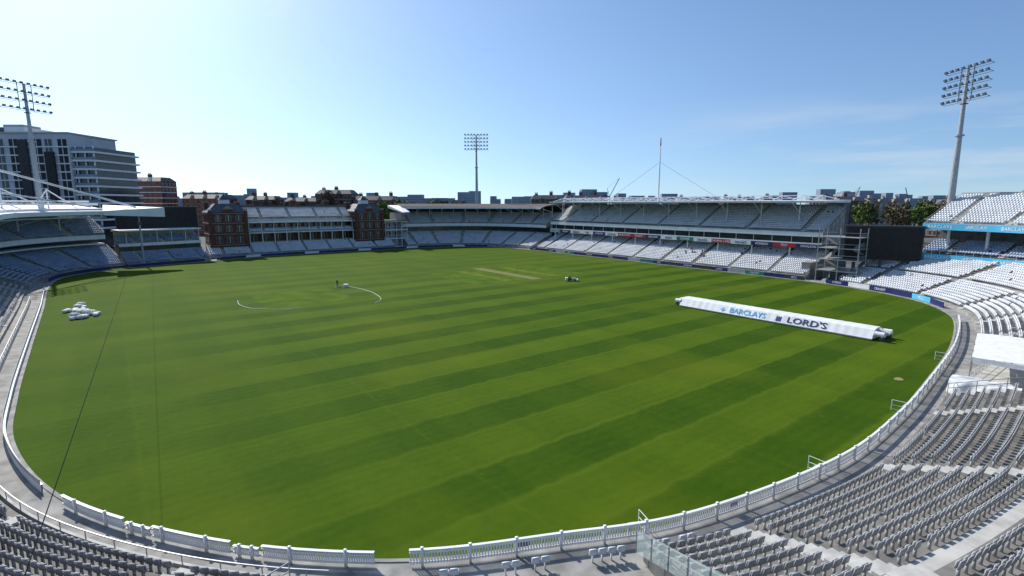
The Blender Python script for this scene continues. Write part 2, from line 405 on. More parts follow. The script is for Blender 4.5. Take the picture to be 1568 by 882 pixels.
tn=empty('white_canopy_tent'); mb=MB()
A=[]
for i in range(27):
    x=65.2+i*.5; A.append([(x,y+.17*(x-65),3.3+.18*math.sin((y-2)/10*math.pi)+.03*math.sin(i*.9+y)) for y in np.linspace(2,11.9,12)])
mb.grid(A,'cloth')
for i in (0,13,26):
    x=65.2+i*.5
    for y in (2,11.9): mb.cyl((x,y+.17*(x-65),0),(x,y+.17*(x-65),3.3),.06,.06,'steel',8)
mb.poly([(65.2,11.95,2.9),(78.2,14.2,2.9),(78.2,14.2,3.34),(65.2,11.95,3.34)],'cloth'); mb.poly([(65.15,2,2.9),(65.15,11.95,2.9),(65.15,11.95,3.34),(65.15,2,3.34)],'cloth')
mb.build('canopy',tn)
tp=empty('white_tarpaulin'); mb=MB(); A=[]
for i in range(34):
    u=i/33; x=61.6+u*3.2; hh=.35+1.35*min(1,math.sin(u*math.pi)*1.6)
    A.append([(x+.1*math.sin(y*3),y,max(.33,hh*(1-.12*abs(math.sin(y*1.3+i*.15)))+.07*math.sin(i*1.1+y*4))) for y in np.linspace(5.5,12.8,40)])
mb.grid(A,'cloth'); mb.build('sheet',tp,True)
mb=MB(); mb.box(61.2,82.3,-6,12.3,-.1,.3,'concl')
for x in np.arange(61.4,82.3,1.5): mb.cyl((x,12.2,.3),(x,12.2,1.3),.03,.03,'white',6)
mb.cyl((61.4,12.2,1.3),(82.2,12.2,1.3),.03,.03,'white',6); mb.cyl((61.4,12.2,.8),(82.2,12.2,.8),.02,.02,'white',6)
mb.build('concrete_platform')
st_=empty('portable_steps'); mb=MB()
for i in range(5): mb.box(79+i*.3,79.3+i*.3,8,9.4,.3,.6+i*.28,'steel')
mb.build('treads',st_)

# ------------------------------------------------------------------ grandstand (right)
gs=empty('grandstand'); GP=line([(130.3,158),(128.6,56)],2.0)
tier('grandstand_lower',GP,2.2,.9,14,.85,.37,gs,'seat',False,11,5,.6,drop=-.1)
tier('grandstand_upper',GP,10.0,11.2,13,.85,.46,gs,'seat',False,15,7,.6,conc='conc',drop=9.9)
mb=MB()
sweep(mb,GP,[(13.9,5.5),(13.9,9.0)],'glass')
sweep(mb,GP,[(9.4,9.9),(10,9.9),(24,9.9)],'concd')
sweep(mb,GP,[(24,0),(24,17.4)],'brick2')
sweep(mb,GP,[(10.4,8.3),(10.4,9.9)],'glass')
sweep(mb,GP,[(14.1,8.05),(9.2,8.05),(9.2,8.3),(14,8.3)],'white')
sweep(mb,GP,[(9.5,9.9),(9.4,9.9),(9.4,11.0),(9.5,11.0),(9.5,10.2)],'white')
sweep(mb,GP,[(9.35,11.75),(9.35,11.82),(9.43,11.82),(9.43,11.75)],'steel')
sweep(mb,GP,[(24.5,18.3),(8.5,18.3),(8.4,18.75),(24.5,19.0)],'roofw')
for idx in (0,-1):
    p=GP[idx]
    mb.poly([(p[0]+8.4,p[1],18.3),(p[0]+24.5,p[1],18.3),(p[0]+24.5,p[1],19.0),(p[0]+8.4,p[1],18.75)],'white')
    mb.box(p[0]+20,p[0]+24,p[1]-.15,p[1]+.15,0,18.1,'concd')
    mb.poly([(p[0]+9.4,p[1],8),(p[0]+24,p[1],8),(p[0]+24,p[1],17.2),(p[0]+21,p[1],17.2),(p[0]+9.4,p[1],11.5)],'concl')
mb.build('structure',gs)
mb=MB(); q,t,n,_=along(GP,0,5.1)
for i,p in enumerate(q):
    x,y=p
    mb.cyl((x+10.3,y,8.3),(x+10.3,y,9.9),.08,.08,'white',6)
    if i%2==0:
        mb.cyl((x+9.8,y,3.5),(x+9.8,y,8.1),.2,.2,'white',8)
        mb.cyl((x+13.5,y,11.5),(x+13.5,y,18.3),.14,.14,'white',8)
        mb.cyl((x+13.5,y,15.6),(x+9,y,18.3),.08,.08,'white',6)
    mb.bar((x+8.5,y,18.8),(x+14,y,20.1),.16,'white'); mb.bar((x+14,y,20.1),(x+24,y,19.1),.16,'white')
    mb.bar((x+14,y,18.8),(x+14,y,20.1),.12,'white')
    if i>0:
        y0=q[i-1][1]; x0=q[i-1][0]
        mb.bar((x0+14,y0,20.1),(x+14,y,20.1),.18,'white'); mb.bar((x0+14,y0,20.1),(x+14,y,18.9),.1,'white')
        mb.bar((x0+11,y0,19.4),(x+11,y,19.4),.12,'white')
mb.build('roof_truss',gs)
mb=MB(); q,t,n,_=along(GP,9.15,6.0)
cols=['white','navy','white','white','navy','white','redb','redb','navy','white','greenb','white','redb','white','navy','redb','navy']
txt=['THOMAS LORD','CRICKET','MEMBERS','TEST','PAVILION','LONDON','MATCH DAY','TICKETS','GROUND','SPORT','SUMMER','SEASON']
for i,p in enumerate(q):
    k=cols[i%len(cols)]; mb.box(p[0]-.03,p[0]+.03,p[1]-2.95,p[1]+2.95,6.95,8.0,k)
    textobj(txt[i%12],.85,(p[0]-.05,p[1],7.45),(-1,0,0),'navy' if k=='white' else 'white',gs)
mb.build('fascia_boards',gs)
mp=empty('flagpole',(140,106.5,0)); mb=MB(); mb.cyl((0,0,18),(0,0,30),.24,.18,'white',8); mb.cyl((0,0,30),(0,0,38.5),.17,.08,'white',8)
mb.cyl((0,0,31),(0,22,19),.035,.035,'steeld',5); mb.cyl((0,0,31),(0,-22,19),.035,.035,'steeld',5)
mb.cyl((0,0,36.0),(0,0,38.4),.20,.12,'redb',8); mb.build('pole',mp)
stt=empty('steel_stair_tower'); mb=MB()
for x in (131.5,136,141):
    for y in (45.5,49.5,54): mb.cyl((x,y,0),(x,y,12.5),.11,.11,'steel',6)
for z in (2.6,5.2,7.8,10.4):
    mb.box(131.3,141.2,45.3,54.2,z,z+.1,'steel')
    for x in (131.4,141.1): mb.bar((x,45.4,z+1.1),(x,54.1,z+1.1),.06,'steel')
    for y in (45.4,54.1):
        mb.bar((131.4,y,z+1.1),(141.1,y,z+1.1),.06,'steel')
        for kx in range(14): mb.bar((131.6+kx*.7,y,z+.1),(131.6+kx*.7,y,z+1.1),.035,'steel')
    d=1 if int(z*10)%52==0 else -1
    mb.bar((136-d*4,46.5,z-2.6),(136+d*4,46.5,z),.9,'steel',.12)
    mb.bar((136+d*4,52.5,z-2.6),(136-d*4,52.5,z),.9,'steel',.12)
mb.build('stair_frame',stt)

# ------------------------------------------------------------------ perimeter advertising boards
ab=empty('advertising_boards')
def boards(a,b,o,h,seq,tx=True):
    P=sub(a,b); q,t,n,_=along(P,o,5.0); mb=MB()
    for i in range(len(q)):
        p=q[i];tt=t[i];nn=n[i]; Tm=Matrix(((tt[0],nn[0],0,p[0]),(tt[1],nn[1],0,p[1]),(0,0,1,0),(0,0,0,1)))
        k=seq[i%len(seq)]; mb.box(-2.48,2.48,-.04,.04,.1,h,k,Tm)
        if tx and i%2==0: textobj(['LORDS','CRICKET','MCC','LONDON'][i//2%4],h*.62,(p[0]-nn[0]*.06,p[1]-nn[1]*.06,h*.55),(-nn[0],-nn[1],0),'white' if k!='white' else 'navy',ab)
    mb.build('boards',ab)
boards((130,160),(128.2,55),.9,1.0,['navy','dgrey','navy','steel','greenb','navy','dgrey'])
boards((127.8,51),(112,25.7),.9,1.05,['navy','white','navy','navy','cyan'])
boards((-11.5,160),(24,189),.9,.9,['navy','navy','dgrey'],False)
boards((26,190),(124,181),.9,.8,['navy','dgrey','white','navy'],False)

# ------------------------------------------------------------------ pavilion
pv=empty('brick_pavilion')
PL=line([(25,197.5),(91,197.5)],2)
tier('front_terrace',PL,0.2,.9,8,.8,.38,pv,'seat',False,9,4,.5,drop=-.1)
mb=MB(); 
mb.box(27,89,207.5,222,0,12.4,'brick')
def arch_win(mb,x,z,w,h,y,k='glass',fr='stone'):
    mb.box(x-w/2-.1,x+w/2+.1,y-.10,y,z-.12,z+h+.1,fr); mb.box(x-w/2,x+w/2,y-.14,y-.10,z,z+h,k)
    pts=[(x+w/2*math.cos(a),y-.14,z+h+w/2*math.sin(a)) for a in np.linspace(0,math.pi,9)]
    mb.poly(pts,k)
    pts=[(x+(w/2+.14)*math.cos(a),y-.12,z+h+(w/2+.14)*math.sin(a)) for a in np.linspace(0,math.pi,9)]
    mb.poly(pts,fr)
    mb.box(x-.05,x+.05,y-.17,y-.145,z,z+h+w*.4,'white')
for i in range(9): arch_win(mb,40.5+i*4.2,4.6,2.4,1.6,207.5)
for z,y0 in ((7.6,203.0),(11.2,203.8)):
    mb.box(38,76,y0,207.5,z,z+.3,'white')
    for x in np.arange(38,76.01,.3): mb.box(x-.03,x+.03,y0+.02,y0+.08,z+.3,z+1.2,'white')
    mb.box(38,76,y0,y0+.12,z+1.2,z+1.3,'white')
for x in np.arange(38.5,76,4.15):
    mb.cyl((x,203.3,4),(x,203.3,7.6),.16,.16,'white',8); mb.cyl((x,204,7.9),(x,204,11.2),.12,.12,'white',8)
for x in np.arange(40,76,2.1): mb.box(x-.6,x+.6,207.38,207.48,8.2,10.8,'glass')
mb.box(38,76,207.3,207.5,11.5,12.5,'white')
mb.build('main_block',pv)
tier('roof_terrace',line([(38,205.5),(76,205.5)],2),.5,12.9,7,.8,.48,pv,'seat',False,10,5,.5,conc='conc',drop=12.3)
tier('balcony',line([(38,203.2),(76,203.2)],2),.4,8.0,3,.8,.25,pv,'seat',False,10,5,.5,conc='conc',drop=7.9)
mb=MB(); mb.box(37,77,212.8,213.1,12.4,17.4,'slate'); mb.box(37,77,213.1,221,12.4,16.4,'slate')
for x in (44,57,70): mb.box(x-1,x+1,216,217.4,16.4,19.0,'brick'); mb.box(x-1.15,x+1.15,215.9,217.5,19.0,19.3,'stone')
mb.build('rear_roof',pv)
for x0,x1 in ((26,38),(76.3,88.3)):
    mb=MB(); xc=(x0+x1)/2
    mb.box(x0,x1,202,214,0,15.0,'brick')
    for z in (3.9,7.6,11.3,14.6): mb.box(x0-.15,x1+.15,201.85,214.15,z,z+.22,'stone')
    for cx in (x0+.6,x1-.6): mb.box(cx-.45,cx+.45,201.7,202.3,.2,15.6,'brick'); mb.box(cx-.55,cx+.55,201.6,202.4,15.6,16.1,'stone')
    for z in (4.8,8.6,12.1):
        for dx in (-3.2,0,3.2): arch_win(mb,xc+dx,z,1.7,1.2,202)
    for z in (5,8.6,12.1):
        for yy in (205,208.5,212):
            mb.box(x0-.12,x0,yy-.7,yy+.7,z,z+1.9,'glass'); mb.box(x1,x1+.12,yy-.7,yy+.7,z,z+1.9,'glass')
    mb.box(x0+3.9,x1-3.9,201.6,202,.9,3.6,'glass')
    a=[(x0-.3,201.7),(x1+.3,201.7),(x1+.3,214.3),(x0-.3,214.3)]; b=[(xc-3.2,205.2),(xc+3.2,205.2),(xc+3.2,210.8),(xc-3.2,210.8)]
    mb.hexa([(*p,15.06) for p in a]+[(*p,18.0) for p in b],'slate')
    mb.box(xc-1.5,xc+1.5,206.5,209.5,18.0,19.4,'white')
    mb.hexa([(xc-1.8,206.2,19.4),(xc+1.8,206.2,19.4),(xc+1.8,209.8,19.4),(xc-1.8,209.8,19.4),(xc-.15,207.9,21.2),(xc+.15,207.9,21.2),(xc+.15,208.1,21.2),(xc-.15,208.1,21.2)],'slate')
    mb.cyl((xc,208,21.1),(xc,208,22.8),.06,.03,'steeld',6)
    mb.box(xc-1.3,xc+1.3,201.8,202.6,15.1,16.2,'brick'); mb.poly([(xc-1.6,201.75,16.2),(xc+1.6,201.75,16.2),(xc,201.75,17.5)],'stone')
    for cx in (x0+1,x1-1): mb.box(cx-.7,cx+.7,212,213.4,15.0,18.4,'brick'); mb.box(cx-.85,cx+.85,211.85,213.55,18.4,18.7,'stone')
    mb.build('corner_tower',pv)
mb=MB()
for z in (0.1,3.6,7.1,10.6): mb.box(89,99,202.5,212,z,z+.4,'white')
for x in np.arange(89.3,99,2.4): mb.cyl((x,202.8,0),(x,202.8,10.6),.12,.12,'white',6)
mb.box(89.2,98.8,206,211.8,.2,10.6,'beige')
for z in (4,7.5):
    mb.box(89,99,202.5,202.6,z+1.0,z+1.1,'white')
    for x in np.arange(90.5,98.5,2.4): mb.box(x-.6,x+.6,205.9,206,z+.2,z+2.4,'glass')
mb.box(88.5,99.4,202,212.4,11,11.3,'slate')
mb.build('side_annex',pv)

# ------------------------------------------------------------------ corner stand between pavilion & grandstand
ws=empty('curved_roof_stand'); WPp=cat([(97,196.8),(106,195.8),(116,192.5),(125.5,182.5),(130.2,167),(130.5,161)],False,1.2)
tier('curved_stand_lower',WPp,1.6,.9,13,.82,.36,ws,'seat',False,9,4,.6,drop=-.1)
tier('curved_stand_upper',WPp,9.5,9.6,9,.85,.48,ws,'seat',False,9,4,.6,conc='conc',drop=8.6)
mb=MB()
sweep(mb,WPp,[(12.4,5.4),(12.4,8.4)],'glass'); sweep(mb,WPp,[(9.2,8.3),(9.2,9.5),(9.4,9.5),(9.4,8.3),(20,8.3)],'white')
sweep(mb,WPp,[(18,0),(18,17)],'dgrey')
sweep(mb,WPp,[(19,17.2),(14,17.1),(9,16.7),(6.5,16.0),(6.5,16.3),(9,17.1),(14,17.9),(19,18.0)],'roofd')
sweep(mb,WPp,[(6.45,15.9),(6.35,15.9),(6.35,16.4),(6.45,16.4)],'white')
q,t,n,_=along(WPp,17,6)
for i in range(len(q)):
    p=q[i];nn=n[i]; mb.cyl((p[0]-nn[0]*4,p[1]-nn[1]*4,12),(p[0]-nn[0]*4,p[1]-nn[1]*4,17.0),.13,.13,'white',6)
    mb.cyl((p[0]-nn[0]*4,p[1]-nn[1]*4,14.5),(p[0]-nn[0]*10,p[1]-nn[1]*10,16.2),.1,.1,'white',6)
mb.hexa([(95,198,14.2),(97.5,197,14.4),(98.5,208,16.3),(95.5,214,16.3),(95,198,14.6),(97.5,197,14.8),(98.5,208,17.4),(95.5,214,17.4)],'white')
mb.box(96.4,97,203,214,0,14.2,'beige')
mb.build('structure',ws)

# ------------------------------------------------------------------ left corner stand with white roof
lc=empty('white_roof_stand'); LP=cat([(-13.2,128),(-14,150),(-12,167),(-5,179),(1.5,182.5)],False,1.2)
tier('white_roof_lower',sub((-12,150),(3,182)),3.3,.8,13,.82,.36,lc,'seatb',False,9,4,.6,drop=-.1)
tier('white_roof_upper',LP,9,9.3,11,.85,.48,lc,'seatb',False,10,5,.6,conc='conc',drop=8.2)
mb=MB()
sweep(mb,LP,[(14,5.2),(14,8.2)],'glass'); sweep(mb,LP,[(8.6,8.0),(8.6,9.2),(8.8,9.2),(8.8,8.0),(19,8.0)],'white'); sweep(mb,LP,[(13.9,6.5),(9.5,6.5),(9.5,6.8),(13.9,6.8)],'white')
sweep(mb,LP,[(19,0),(19,16.0)],'concl')
# roof: shallow white membrane falling toward the field, with deep front gutter beam
sweep(mb,LP,[(20,17.0),(3,14.9),(2.8,15.0),(2.8,16.0),(3.1,16.05),(20,17.6)],'roofw')
p0=LP[-1]
for (x,y,ex,ey) in ((p0[0],p0[1]-2,11,5),):
    mb.hexa([(x-3,y-.6,14.9),(x+ex,y+ey,14.2),(x+ex+.4,y+ey+1,14.2),(x-3,y+16,16.6),(x-3,y-.6,16.1),(x+ex,y+ey,16.9),(x+ex+.4,y+ey+1,16.9),(x-3,y+16,17.7)],'roofw')
for o,z,r in ((4.0,16.5,.3),(9,17.8,.22),(14,18.6,.22),(5.5,14.3,.18)):
    q,t,n,_=along(LP,o,2.0)
    for i in range(len(q)-1): mb.cyl((q[i][0],q[i][1],z),(q[i+1][0],q[i+1][1],z),r,r,'white',8)
q,t,n,_=along(LP,4,9)
for i in range(len(q)):
    p=q[i];nn=n[i]
    mb.cyl((p[0],p[1],16.4),(p[0]+nn[0]*11,p[1]+nn[1]*11,21.8),.15,.15,'white',6)
    mb.cyl((p[0]+nn[0]*11,p[1]+nn[1]*11,16.8),(p[0]+nn[0]*11,p[1]+nn[1]*11,21.8),.2,.2,'white',6)
    mb.cyl((p[0]+nn[0]*11,p[1]+nn[1]*11,21.8),(p[0]+nn[0]*16,p[1]+nn[1]*16,17),.15,.15,'white',6)
    mb.cyl((p[0]+nn[0]*8,p[1]+nn[1]*8,9),(p[0]+nn[0]*8,p[1]+nn[1]*8,15.6),.18,.18,'white',6)
    mb.cyl((p[0]+nn[0]*8,p[1]+nn[1]*8,12.5),(p[0]+nn[0]*1.5,p[1]+nn[1]*1.5,14.4),.1,.1,'white',6)
mb.cyl((-22,168,26.5),(6,186.5,17.0),.25,.25,'white',8)
mb.cyl((-26,150,22),(-4,180,17.2),.2,.2,'white',8)
mb.build('roof_structure',lc)
mb=MB(); mb.cyl((6.5,186,0),(6.5,186,14.4),.28,.2,'steel',8); mb.box(6.0,7.0,185.4,186.4,12,12.8,'steeld'); mb.build('cable_mast')
sb=empty('balcony_stand')
SP=line([(3,185),(13,187.5),(25,191)],1.5)
tier('balcony_stand_lower',SP,1.6,.8,7,.82,.36,sb,'seatb',False,8,4,.6,drop=-.1)
tier('balcony_stand_upper',SP,8.2,6.4,4,.8,.4,sb,'seatb',False,8,4,.6,drop=5.8)
mb=MB()
sweep(mb,SP,[(8.0,3.5),(8.0,5.7)],'glass')
sweep(mb,SP,[(7.6,5.4),(7.6,6.3),(7.8,6.3),(7.8,5.4),(13,5.4)],'white'); sweep(mb,SP,[(12,0),(12,10.2)],'beige'); sweep(mb,SP,[(14,9.9),(6.8,9.9),(6.8,10.3),(14,10.3)],'white')
q,t,n,_=along(SP,7.5,4)
for p in q: mb.cyl((p[0],p[1],6),(p[0],p[1],9.9),.1,.1,'white',6)
mb.build('balconies',sb)
def screen(name,c,w,z0,z1,ang,th=1.2):
    e=empty(name,(c[0],c[1],0)); e.rotation_euler=(0,0,ang); mb=MB()
    mb.box(-w/2,w/2,0,th,z0,z1,'dgrey'); mb.box(-w/2+.3,w/2-.3,-.06,0,z0+.3,z1-.3,'black')
    for i in range(int(w/2.4)): mb.box(-w/2+1.2+i*2.4-.015,-w/2+1.2+i*2.4+.015,-.075,-.06,z0+.3,z1-.3,'dgrey')
    for x in (-w*.35,0,w*.35): mb.box(x-.35,x+.35,.2,.9,0,z0,'steeld')
    for x in (-w*.35,w*.35): mb.bar((x,.9,z0),(x,4,0),.25,'steeld')
    mb.box(-w/2-.2,w/2+.2,-.1,th+.2,z1,z1+.2,'steeld')
    mb.build('display',e); return e
screen('scoreboard_screen',(12,203.5),22,10.2,17,-.08)
screen('scoreboard_screen',(137.5,43),14.5,5.4,13.0,math.radians(-68))
mb=MB(); mb.box(133,150,56,58,-.1,4,'conc'); mb.build('service_wall')

# ------------------------------------------------------------------ right stand with blue fascias
rs=empty('tiered_stand'); RP=cat([(141,37),(137,23),(126,7),(108,-5)],False,1.2)
tier('tiered_stand_upper',RP,1.2,13.9,14,.85,.42,rs,'seat',False,9,5,.6,conc='concl',drop=12.6)
tier('tiered_stand_middle',RP,.6,7.5,6,.85,.4,rs,'seatb',False,9,5,.6,conc='concd',drop=6)
mb=MB()
for z0,z1,k in ((5.9,7.3,'cyan'),(12.5,13.8,'cyan')):
    sweep(mb,RP,[(.2,z0),(0,z0),(0,z1),(.2,z1),(.2,z0)],k)
    sweep(mb,RP,[(.25,z1+.9),(.2,z1+.9),(.2,z1+.97),(.25,z1+.97)],'white')
sweep(mb,RP,[(.2,12.5),(14,12.5)],'white'); sweep(mb,RP,[(.2,6),(7,6)],'concl'); sweep(mb,RP,[(6.6,0),(6.6,12.5)],'concd'); sweep(mb,RP,[(13.4,0),(13.4,19)],'white')
q,t,n,_=along(RP,3,7)
for p in q: mb.cyl((p[0],p[1],0),(p[0],p[1],12.5),.3,.3,'white',10)
N=normals(RP); p=RP[0];n0=N[0]
mb.poly([(p[0]+n0[0]*o,p[1]+n0[1]*o,z) for o,z in ((0,12.5),(13,12.5),(13,20),(0,13.8))],'white')
mb.poly([(p[0]+n0[0]*o,p[1]+n0[1]*o,z) for o,z in ((0,6),(6.5,6),(6.5,9),(0,7.3))],'concl')
q,t,n,_=along(RP,0,1.5)
for i in range(len(q)):
    for z in (7.3,13.8): mb.bar((q[i][0]+n[i][0]*.22,q[i][1]+n[i][1]*.22,z),(q[i][0]+n[i][0]*.22,q[i][1]+n[i][1]*.22,z+.95),.05,'white')
mb.build('structure',rs)
q,t,n,_=along(RP,-.03,6.5)
for i in range(len(q)):
    for z in (6.6,13.15): textobj('BARCLAYS',.95,(q[i][0],q[i][1],z),(-n[i][0],-n[i][1],0),'white',rs)

# ------------------------------------------------------------------ pitch cover
cv=empty('pitch_cover',(81,39.6,0)); mb=MB(); Lh=14.9
prof=[(-2.1,.2),(-1.3,1.35),(-.6,1.55),(.6,1.55),(1.3,1.35),(2.1,.2)]
rows=[]
for i in range(101):
    y=-Lh+i*0.298; s=1+.006*math.cos(i*math.pi/2)+.003*math.sin(i*1.3)
    rows.append([(x*s,y,z*s) for x,z in prof])
mb.grid(rows,'roofw')
for y in (-Lh,Lh): mb.poly([(x,y,z) for x,z in prof],'roofw')
for i in range(14):
    y=-Lh+1+i*2.15
    for x in (-1.9,1.9): mb.cyl((x-.08,y,.18),(x+.08,y,.18),.18,.18,'steeld',10)
mb.box(-2.15,-2.08,-Lh,Lh,.1,.26,'steel'); mb.box(2.08,2.15,-Lh,Lh,.1,.26,'steel')
mb.build('cover_body',cv)
mb=MB()
for y,sg in ((-Lh,-1),(Lh,1)):
    for x in (-1.4,1.4): mb.cyl((x,y+sg*.1,.9),(x,y+sg*1.2,.9),.34,.34,'white',12); mb.cyl((x-.1,y+sg*.9,.3),(x+.1,y+sg*.9,.3),.3,.3,'steeld',12)
    mb.bar((-1.8,y+sg*1.0,.6),(1.8,y+sg*1.0,.6),.15,'steel'); mb.cyl((0,y+sg*.1,1.2),(0,y+sg*1.4,.9),.3,.22,'cloth',10)
    mb.bar((0,y+sg*1.0,.6),(0,y+sg*1.9,.35),.1,'steeld')
mb.build('end_rollers',cv)
bn=Vector((-1.15,0,.8)).normalized(); up2=Vector((.8,0,1.15)).normalized()
cx,cz=81-1.7+bn.x*.06,.775+bn.z*.06
textobj('BARCLAYS',1.2,(cx,39.6+2.6,cz),bn,'cyant',cv,'sponsor_lettering',up2,1.05)
textobj("LORD'S",1.35,(cx,39.6-6.4,cz),bn,'navy',cv,'ground_lettering',up2,1.25)
mb=MB()
Tm=Matrix(((0,up2.x,bn.x,-1.7+bn.x*.03),(-1,0,0,-2.4),(0,up2.z,bn.z,.775+bn.z*.03),(0,0,0,1)))
for a in range(3): mb.box(-.38+a*.28,-.2+a*.28,-.3,.35,.01,.03,'navy',Tm)
mb.box(-.42,.42,-.42,-.32,.01,.03,'navy',Tm)
Tm=Matrix(((0,up2.x,bn.x,-1.7+bn.x*.03),(-1,0,0,6.8),(0,up2.z,bn.z,.775+bn.z*.03),(0,0,0,1)))
mb.hexa([Tm@Vector(p) for p in ((-.4,-.1,.01),(0,-.45,.01),(.4,-.1,.01),(0,.4,.01),(-.4,-.1,.03),(0,-.45,.03),(.4,-.1,.03),(0,.4,.03))],'cyant')
mb.build('badge',cv)

# ------------------------------------------------------------------ floodlights
def flood(loc,H,hw,yaw,rows=5):
    e=empty('floodlight_mast',(loc[0],loc[1],0)); e.rotation_euler=(0,0,yaw); mb=MB()
    mb.cyl((0,0,-.1),(0,0,H*.35),.95,.75,'steel',14); mb.cyl((0,0,H*.35),(0,0,H*.7),.72,.52,'steel',14); mb.cyl((0,0,H*.7),(0,0,H),.48,.3,'steel',14)
    for z in (.35,.7): mb.cyl((0,0,H*z-.15),(0,0,H*z+.15),.9,.9,'steel',14)
    mb.build('mast',e,False)
    mb=MB(); z=H-6.6
    for sx_ in (-1,1):
        mb.bar((sx_*hw*.28,0,z-.2),(sx_*hw*.28,0,H+.2),.12,'steeld')
    for r in range(rows):
        zz=z+r*6.6/(rows-1); w=hw
        mb.bar((-w,-.3,zz),(w,-.3,zz),.13,'steeld'); mb.bar((-w,.5,zz-.25),(w,.5,zz-.25),.08,'steeld')
        mb.bar((-w,-.3,zz),(-w,.5,zz-.25),.08,'steeld'); mb.bar((w,-.3,zz),(w,.5,zz-.25),.08,'steeld')
        for i in range(8):
            x=-w+.4+(i%4)*(w-.9)/3.0*.93 + (0 if i<4 else w+.45)
            Tm=Matrix.Translation((x,-.5,zz+.22))@Matrix.Rotation(math.radians(30),4,'X')
            mb.box(-.34,.34,-.1,.18,-.27,.27,'lamp',Tm); mb.box(-.29,.29,-.125,-.1,-.22,.22,'pane',Tm); mb.box(-.15,.15,.18,.4,-.15,.15,'lamp',Tm)
            mb.bar((x,-.3,zz),(x,-.5,zz+.2),.06,'steeld')
    mb.box(-.5,.5,-.5,.6,z-.9,z-.7,'steeld')
    mb.build('lamp_array',e)
    return e
def face(p,c=(60,105)):
    d=Vector((c[0]-p[0],c[1]-p[1])); return math.atan2(d.y,d.x)+math.pi/2
flood((151,35),47,5.8,face((151,35))); flood((-15,195),49.5,6.2,face((-15,195),(70,100)),4); flood((141,213),50,5.6,face((141,213)))

mb=MB(); A=Vector((6.5,186,12.2)); B=Vector((-2.6,1.0,11.0)); n=60; prev=None
for i in range(n+1):
    u=i/n; p=A.lerp(B,u); p.z-=1.2*math.sin(math.pi*u); 
    if prev is not None: mb.cyl(prev,p,.013,.013,'rubber',6)
    prev=p
mb.build('overhead_cable')

# ------------------------------------------------------------------ pile of white bags
pb=empty('white_bag_pile'); mb=MB()
for i in range(34):
    v=rng.random(); cy=104.5+v*13; cx=-5.5+rng.normal(0,.75)+.8*math.sin(v*7); zz=.03+max(0,.6-abs(rng.normal(0,.5)))*rng.random(); a=rng.random()*3.1; l=.5+rng.random()*.3
    R=[]
    for j in range(7):
        ph=math.pi*j/6; rr=max(.03,math.sin(ph)**.5)*.36
        R.append([(cx+math.cos(a)*(-math.cos(ph))*l-math.sin(a)*rr*math.cos(th),cy+math.sin(a)*(-math.cos(ph))*l+math.cos(a)*rr*math.cos(th),zz+.25+rr*.8*math.sin(th)+.06*math.sin(j*3+th*2)) for th in np.linspace(0,2*math.pi,9)])
    mb.grid(R,'cloth')
mb.build('bags',pb,True)

# ------------------------------------------------------------------ people
def person(name,loc,yaw,pose,top,bottom):
    J={'pel':(0,0,.95),'spn':(0,0,1.15),'chs':(0,-.01,1.35),'nek':(0,-.01,1.50),'hed':(0,-.03,1.60),'hd2':(0,-.03,1.72),
       'hl':(.10,0,.90),'kl':(.12,-.03,.5),'al':(.12,.02,.08),'tl':(.13,-.16,.04),'hr':(-.10,0,.90),'kr':(-.12,-.03,.5),'ar':(-.13,.04,.08),'tr':(-.14,-.14,.04),
       'sl':(.19,0,1.42),'el':(.25,-.03,1.14),'wl':(.25,-.12,.90),'fl':(.25,-.15,.80),'sr':(-.19,0,1.42),'er':(-.25,-.03,1.14),'wr':(-.25,-.12,.90),'fr':(-.25,-.15,.80)}
    R={'pel':.14,'spn':.135,'chs':.15,'nek':.06,'hed':.085,'hd2':.09,'hl':.095,'kl':.06,'al':.045,'tl':.04,'hr':.095,'kr':.06,'ar':.045,'tr':.04,'sl':.065,'el':.045,'wl':.032,'fl':.035,'sr':.065,'er':.045,'wr':.032,'fr':.035}
    J.update(pose)
    E=[('pel','spn'),('spn','chs'),('chs','nek'),('nek','hed'),('hed','hd2'),('pel','hl'),('hl','kl'),('kl','al'),('al','tl'),('pel','hr'),('hr','kr'),('kr','ar'),('ar','tr'),('chs','sl'),('sl','el'),('el','wl'),('wl','fl'),('chs','sr'),('sr','er'),('er','wr'),('wr','fr')]
    ks=list(J); me=bpy.data.meshes.new(name); me.from_pydata([J[k] for k in ks],[(ks.index(a),ks.index(b)) for a,b in E],[])
    o=bpy.data.objects.new('tmp',me); COL.objects.link(o)
    sk=o.modifiers.new('s','SKIN'); o.modifiers.new('b','SUBSURF').levels=1
    for i,k in enumerate(ks):
        me.skin_vertices[0].data[i].radius=(R[k],R[k]*.85); me.skin_vertices[0].data[i].use_root=(k=='pel')
    dg=bpy.context.evaluated_depsgraph_get(); m2=bpy.data.meshes.new_from_object(o.evaluated_get(dg)); bpy.data.objects.remove(o)
    for k in (top,bottom,'skin','hair'): m2.materials.append(M[k])
    hk=Vector(J['hd2']); W=[Vector(J['fl']),Vector(J['fr'])]; legs=[Vector(J[k]) for k in('kl','kr','al','ar','tl','tr','hl','hr')]; tops=[Vector(J[k]) for k in('chs','spn','sl','sr','el','er')]
    nk=Vector(J['nek'])
    for p in m2.polygons:
        c=p.center; p.use_smooth=True
        if (c-hk).length<.17 and c.z>nk.z+.02: p.material_index=3 if (c.z>hk.z+.03 or c.y>hk.y+.06) else 2
        elif min((c-w).length for w in W)<.1: p.material_index=2
        elif min((c-l).length for l in legs)<min((c-l).length for l in tops): p.material_index=1
        else: p.material_index=0
    ob=bpy.data.objects.new(name,m2); COL.objects.link(ob); ob.location=loc; ob.rotation_euler=(0,0,yaw); return ob
